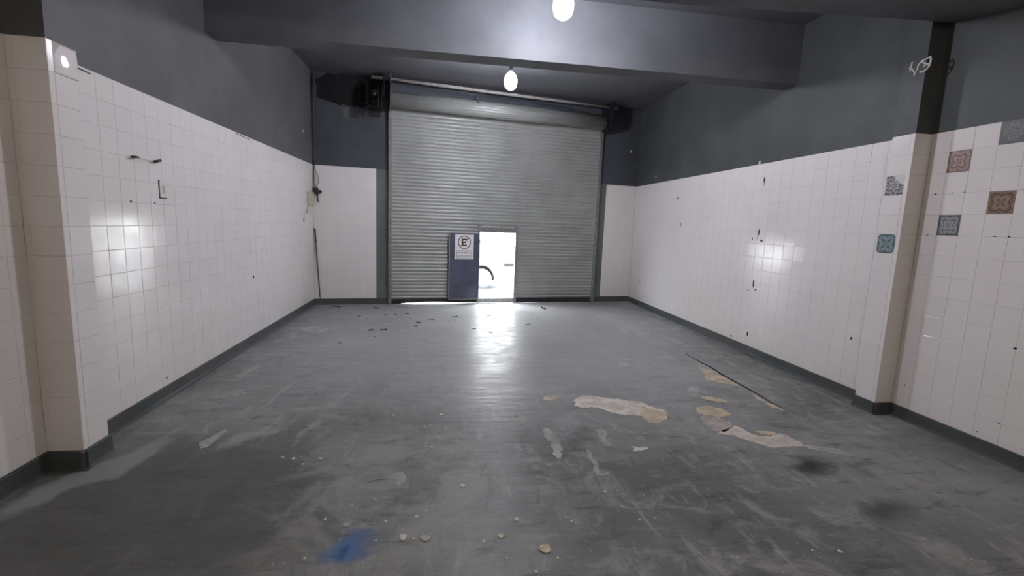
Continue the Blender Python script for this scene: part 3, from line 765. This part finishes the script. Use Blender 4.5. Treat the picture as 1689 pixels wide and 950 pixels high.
# slab seam
s0, s1 = on_floor(1129, 582), on_floor(1293, 675)
g = MB(); L = [s0.lerp(s1, i/12)+Vector((random.gauss(0, .008), 0, 0)) for i in range(13)]
w2 = [.004+.013*math.sin(math.pi*i/12) for i in range(13)]
g.prism([(p.x-w, p.y, -.003) for p, w in zip(L, w2)]+[(p.x+w, p.y, -.003) for p, w in list(zip(L, w2))[::-1]], (0, 0, .006)); build('slab_seam', g, SEAM, parent=floor, label='dark straight seam in the floor slab')

# ------------------------------------------------------------------ leaves and chips lying on the floor
ORD = ['leftmost', 'second', 'third', 'fourth', 'fifth', 'sixth', 'seventh', 'eighth', 'ninth', 'tenth', 'eleventh', 'twelfth', 'thirteenth', 'fourteenth', 'fifteenth', 'sixteenth', 'seventeenth', 'eighteenth', 'nineteenth', 'twentieth']
ORD += ['twenty-'+x for x in ('first', 'second', 'third', 'fourth', 'fifth', 'sixth', 'seventh', 'eighth', 'ninth')]+['thirtieth']
def place(i): return 'leftmost' if i == 0 else ORD[i]+' from the left'
def leaf_mesh(i):
    r = random.Random(100+i); g = MB(); n = 7
    for k in range(n):
        t = k/(n-1); w = .5*math.sin(math.pi*t)**.8*(.42+r.uniform(-.08, .08)); x = t-.5; zc = .10+.16*math.sin(t*3+i)+r.uniform(0, .05)
        g.v += [(x, -w, zc+r.uniform(.0, .22)), (x, 0, zc-.08), (x, w, zc+r.uniform(.0, .22))]
    for k in range(n-1):
        a = k*3
        for q in range(2): g.face([a+q, a+q+1, a+q+4, a+q+3], 0, True)
    zmin = min(v[2] for v in g.v); g.v = [(x, y, z-zmin) for x, y, z in g.v]
    m = bpy.data.meshes.new('leaf'); m.from_pydata(g.v, [], g.f); m.materials.append(LEAF); m.update(); return m
LM = [leaf_mesh(i) for i in range(5)]
leaves = [(554.6, 507, .20), (622, 508.5, .14), (592, 521.7, .08), (635.6, 519, .07), (652, 519.3, .08), (670, 518, .12), (711.6, 528, .14), (519.5, 544.7, .06), (612, 545.5, .13), (632.8, 544.5, .13), (686, 538, .09), (618.5, 556, .06), (561, 566, .07), (820, 505.5, .07), (750.5, 523, .14),
          (738.8, 530.5, .05), (806.7, 521, .1), (815, 525.5, .06), (808.8, 549.4, .10), (870.6, 536, .13), (782.5, 542.6, .1), (690, 532.6, .12), (656, 523, .06), (677, 524.5, .05), (606, 525.5, .06)]
leaves.sort()
for i, (u, v, sz) in enumerate(leaves):
    p = on_floor(u, v)
    o = obj('dry_leaf', LM[i % 5], label='dark dry leaf before the shutter, '+place(i)+' of the scattered leaves', cat='leaf', group='dry leaves before the shutter')
    o.matrix_local = Matrix.Translation((p.x, p.y, .0005)) @ Matrix.Rotation(random.uniform(-.6, .6), 4, 'Z') @ Matrix.Diagonal((sz*.8, sz*.8, sz*.4, 1))
p = on_floor(896, 510.5)
o = obj('dry_leaf', LM[2], label='curled reddish dry leaf right of the bright doorway', cat='leaf', group='dry leaves before the shutter', mw=Matrix.Translation((p.x, p.y, .0005)) @ Matrix.Diagonal((.12, .12, .14, 1)))
def chip(u, v, wpx, mat, label, seed, name='paint_chip', grp='pale chips on the floor'):
    p = on_floor(u, v); d = (p-CAM).dot(FW); w = wpx*d/F_PX; r = random.Random(seed); n = 8
    pts = []
    for i in range(n):
        t = 2*math.pi*i/n; q = r.uniform(.65, 1.15)*w/2; pts.append((p.x+math.cos(t)*q, p.y+math.sin(t)*q*1.1, .0005))
    g = MB(); g.prism(pts, (0, 0, .004+.08*w)); return bevel(build(name, g, mat, label=label, cat='paint chip', group=grp), .002, 1)
tiny = [(763, 801.5, 9), (687, 853, 7), (580, 835, 5), (536, 857, 6), (636, 861, 6), (682, 890, 5), (620, 893, 6), (852, 858, 9), (836, 922, 5), (920, 921, 5), (884, 944, 7), (943, 861, 7), (703, 843, 5), (619, 824, 5), (502, 922, 6), (500, 766, 5), (530, 757, 6), (484, 757, 7), (728, 684, 7), (735, 708, 5), (850, 686, 5), (648, 685, 5), (700, 703, 4), (712, 738, 6), (527, 756, 5), (1055, 858, 6), (1385, 910, 8), (1340, 908, 5), (593, 630, 5), (466, 755, 6)]
tiny.sort()
for i, (u, v, w) in enumerate(tiny): chip(u, v, w, FLAKE, 'tiny pale paint chip on the floor, '+place(i)+' of the tiny chips', i)
chip(665, 887, 15, FLAKE, 'squarish pale chip right of the blue stain', 51)
chip(827, 885, 12, FLAKET, 'round yellowish chip on the floor near the bottom centre', 52)
chip(899, 906, 20, FLAKET, 'ragged tan chip at the bottom centre of the floor', 53)
chip(702, 888, 18, GREYP, 'dull grey chip beside the squarish pale chip', 54)
chip(572, 867, 13, GREYP, 'dull grey chip just above the blue stain', 55)
q = [(500, 552), (520, 563), (515, 580), (545, 578), (592, 567), (585, 556), (545, 561)]
g = MB(); g.prism([tuple(on_floor(*zpx(a, b)))[:2]+(.0005,) for a, b in q], (0, 0, .006)); build('paint_chip', g, FLAKE, label='ragged white paint flake below the long bare patch', cat='paint chip', group='pale chips on the floor')

# ------------------------------------------------------------------ outside: pavement, street, parked car, facade across
OUT = BM
g = MB(); g.box((-8, .32, -.20), (10, 2.4, -.02)); struct('sidewalk', g, plain('pavement', (.48, .47, .45, 1), .8), 'pale pavement outside the doorway', 'pavement', mw=OUT)
g = MB(); g.box((-14, 2.4, -.35), (16, 10.5, -.13)); struct('street', g, plain('asphalt', (.22, .22, .22, 1), .85), 'sunlit street outside the doorway', 'street', mw=OUT)
g = MB(); g.box((-14, 10.5, -.2), (16, 10.9, 6)); struct('wall_opposite', g, plain('white_render', (.8, .79, .77, 1), .8), 'white building facade across the street', 'wall', mw=OUT)
car = obj('parked_car', None, label='white car parked outside the open wicket doorway', cat='car', mw=OUT @ Matrix.Translation((1.54, 3.0, -.13)))
CARW = N('white_car_paint').out(Base_Color=(.85, .85, .85, 1), Roughness=.25)
RUB = plain('tyre_rubber', (.2, .2, .2, 1), .8); GLS = N('car_glass').out(Base_Color=(.45, .48, .5, 1), Roughness=.05)  # pale glass colour stands in for the bright sky's reflection
body = [(.99, .26), (1.02, .60), (.95, .92), (.55, 1.38), (-.9, 1.42), (-1.75, .98), (-2.75, .86), (-3.15, .66), (-3.18, .26)]
def arch(cx): return [(cx+.405*math.cos(t), .30+.43*math.sin(t)) for t in [math.pi-i*math.pi/14 for i in range(15)]]
low = [(-3.18, .26)]+[(x, max(z, .22)) for x, z in arch(-2.45)]+[(x, max(z, .22)) for x, z in arch(0)]+[(.99, .26)]
g = MB(); poly = body[:-1]+low
g.prism([(x, 0, z) for x, z in poly[:-1]], (0, 1.64, 0)); bevel(build('body', g, CARW, parent=car), .03, 3)
g = MB(); g.prism([(x, .30, z) for x, z in [(-2.9, .25), (.45, .25), (.45, .75), (-2.9, .75)]], (0, 1.0, 0)); build('wheel_well', g, BLACK, parent=car)
for cxx in (0, -2.45):
    for yy in (.02, 1.42):
        g = MB(); g.lathe([(.20, 0), (.29, .0), (.315, .03), (.315, .17), (.29, .20), (.20, .20)], (cxx, yy, .315), 28, ax=(0, 1, 0)); wv = build('wheel', g, RUB, parent=car)
        g = MB(); yo = yy-.004 if yy < 1 else yy+.19
        g.lathe([(.20, 0), (.205, .012)], (cxx, yo, .315), 24, ax=(0, 1, 0)); build('rim', g, plain('alloy', (.7, .7, .7, 1), .35, .3), parent=wv)
for poly in ([(.5, .95), (.33, 1.30), (-.42, 1.33), (-.42, .95)], [(-.5, .95), (-.5, 1.33), (-.88, 1.34), (-1.6, .98)]):
    g = MB(); g.prism([(x, -.004, z) for x, z in poly], (0, .01, 0)); build('side_window', g, GLS, parent=car)
g = MB(); g.box((.67, -.012, .70), (.99, .05, .81)); bevel(build('tail_light', g, plain('lamp_red', (.035, .035, .04, 1), .3), parent=car), .01)
g = MB(); g.box((.55, -.02, .28), (1.06, .06, .46)); bevel(build('bumper', g, CARW, parent=car), .02)
bpy.context.view_layer.update()
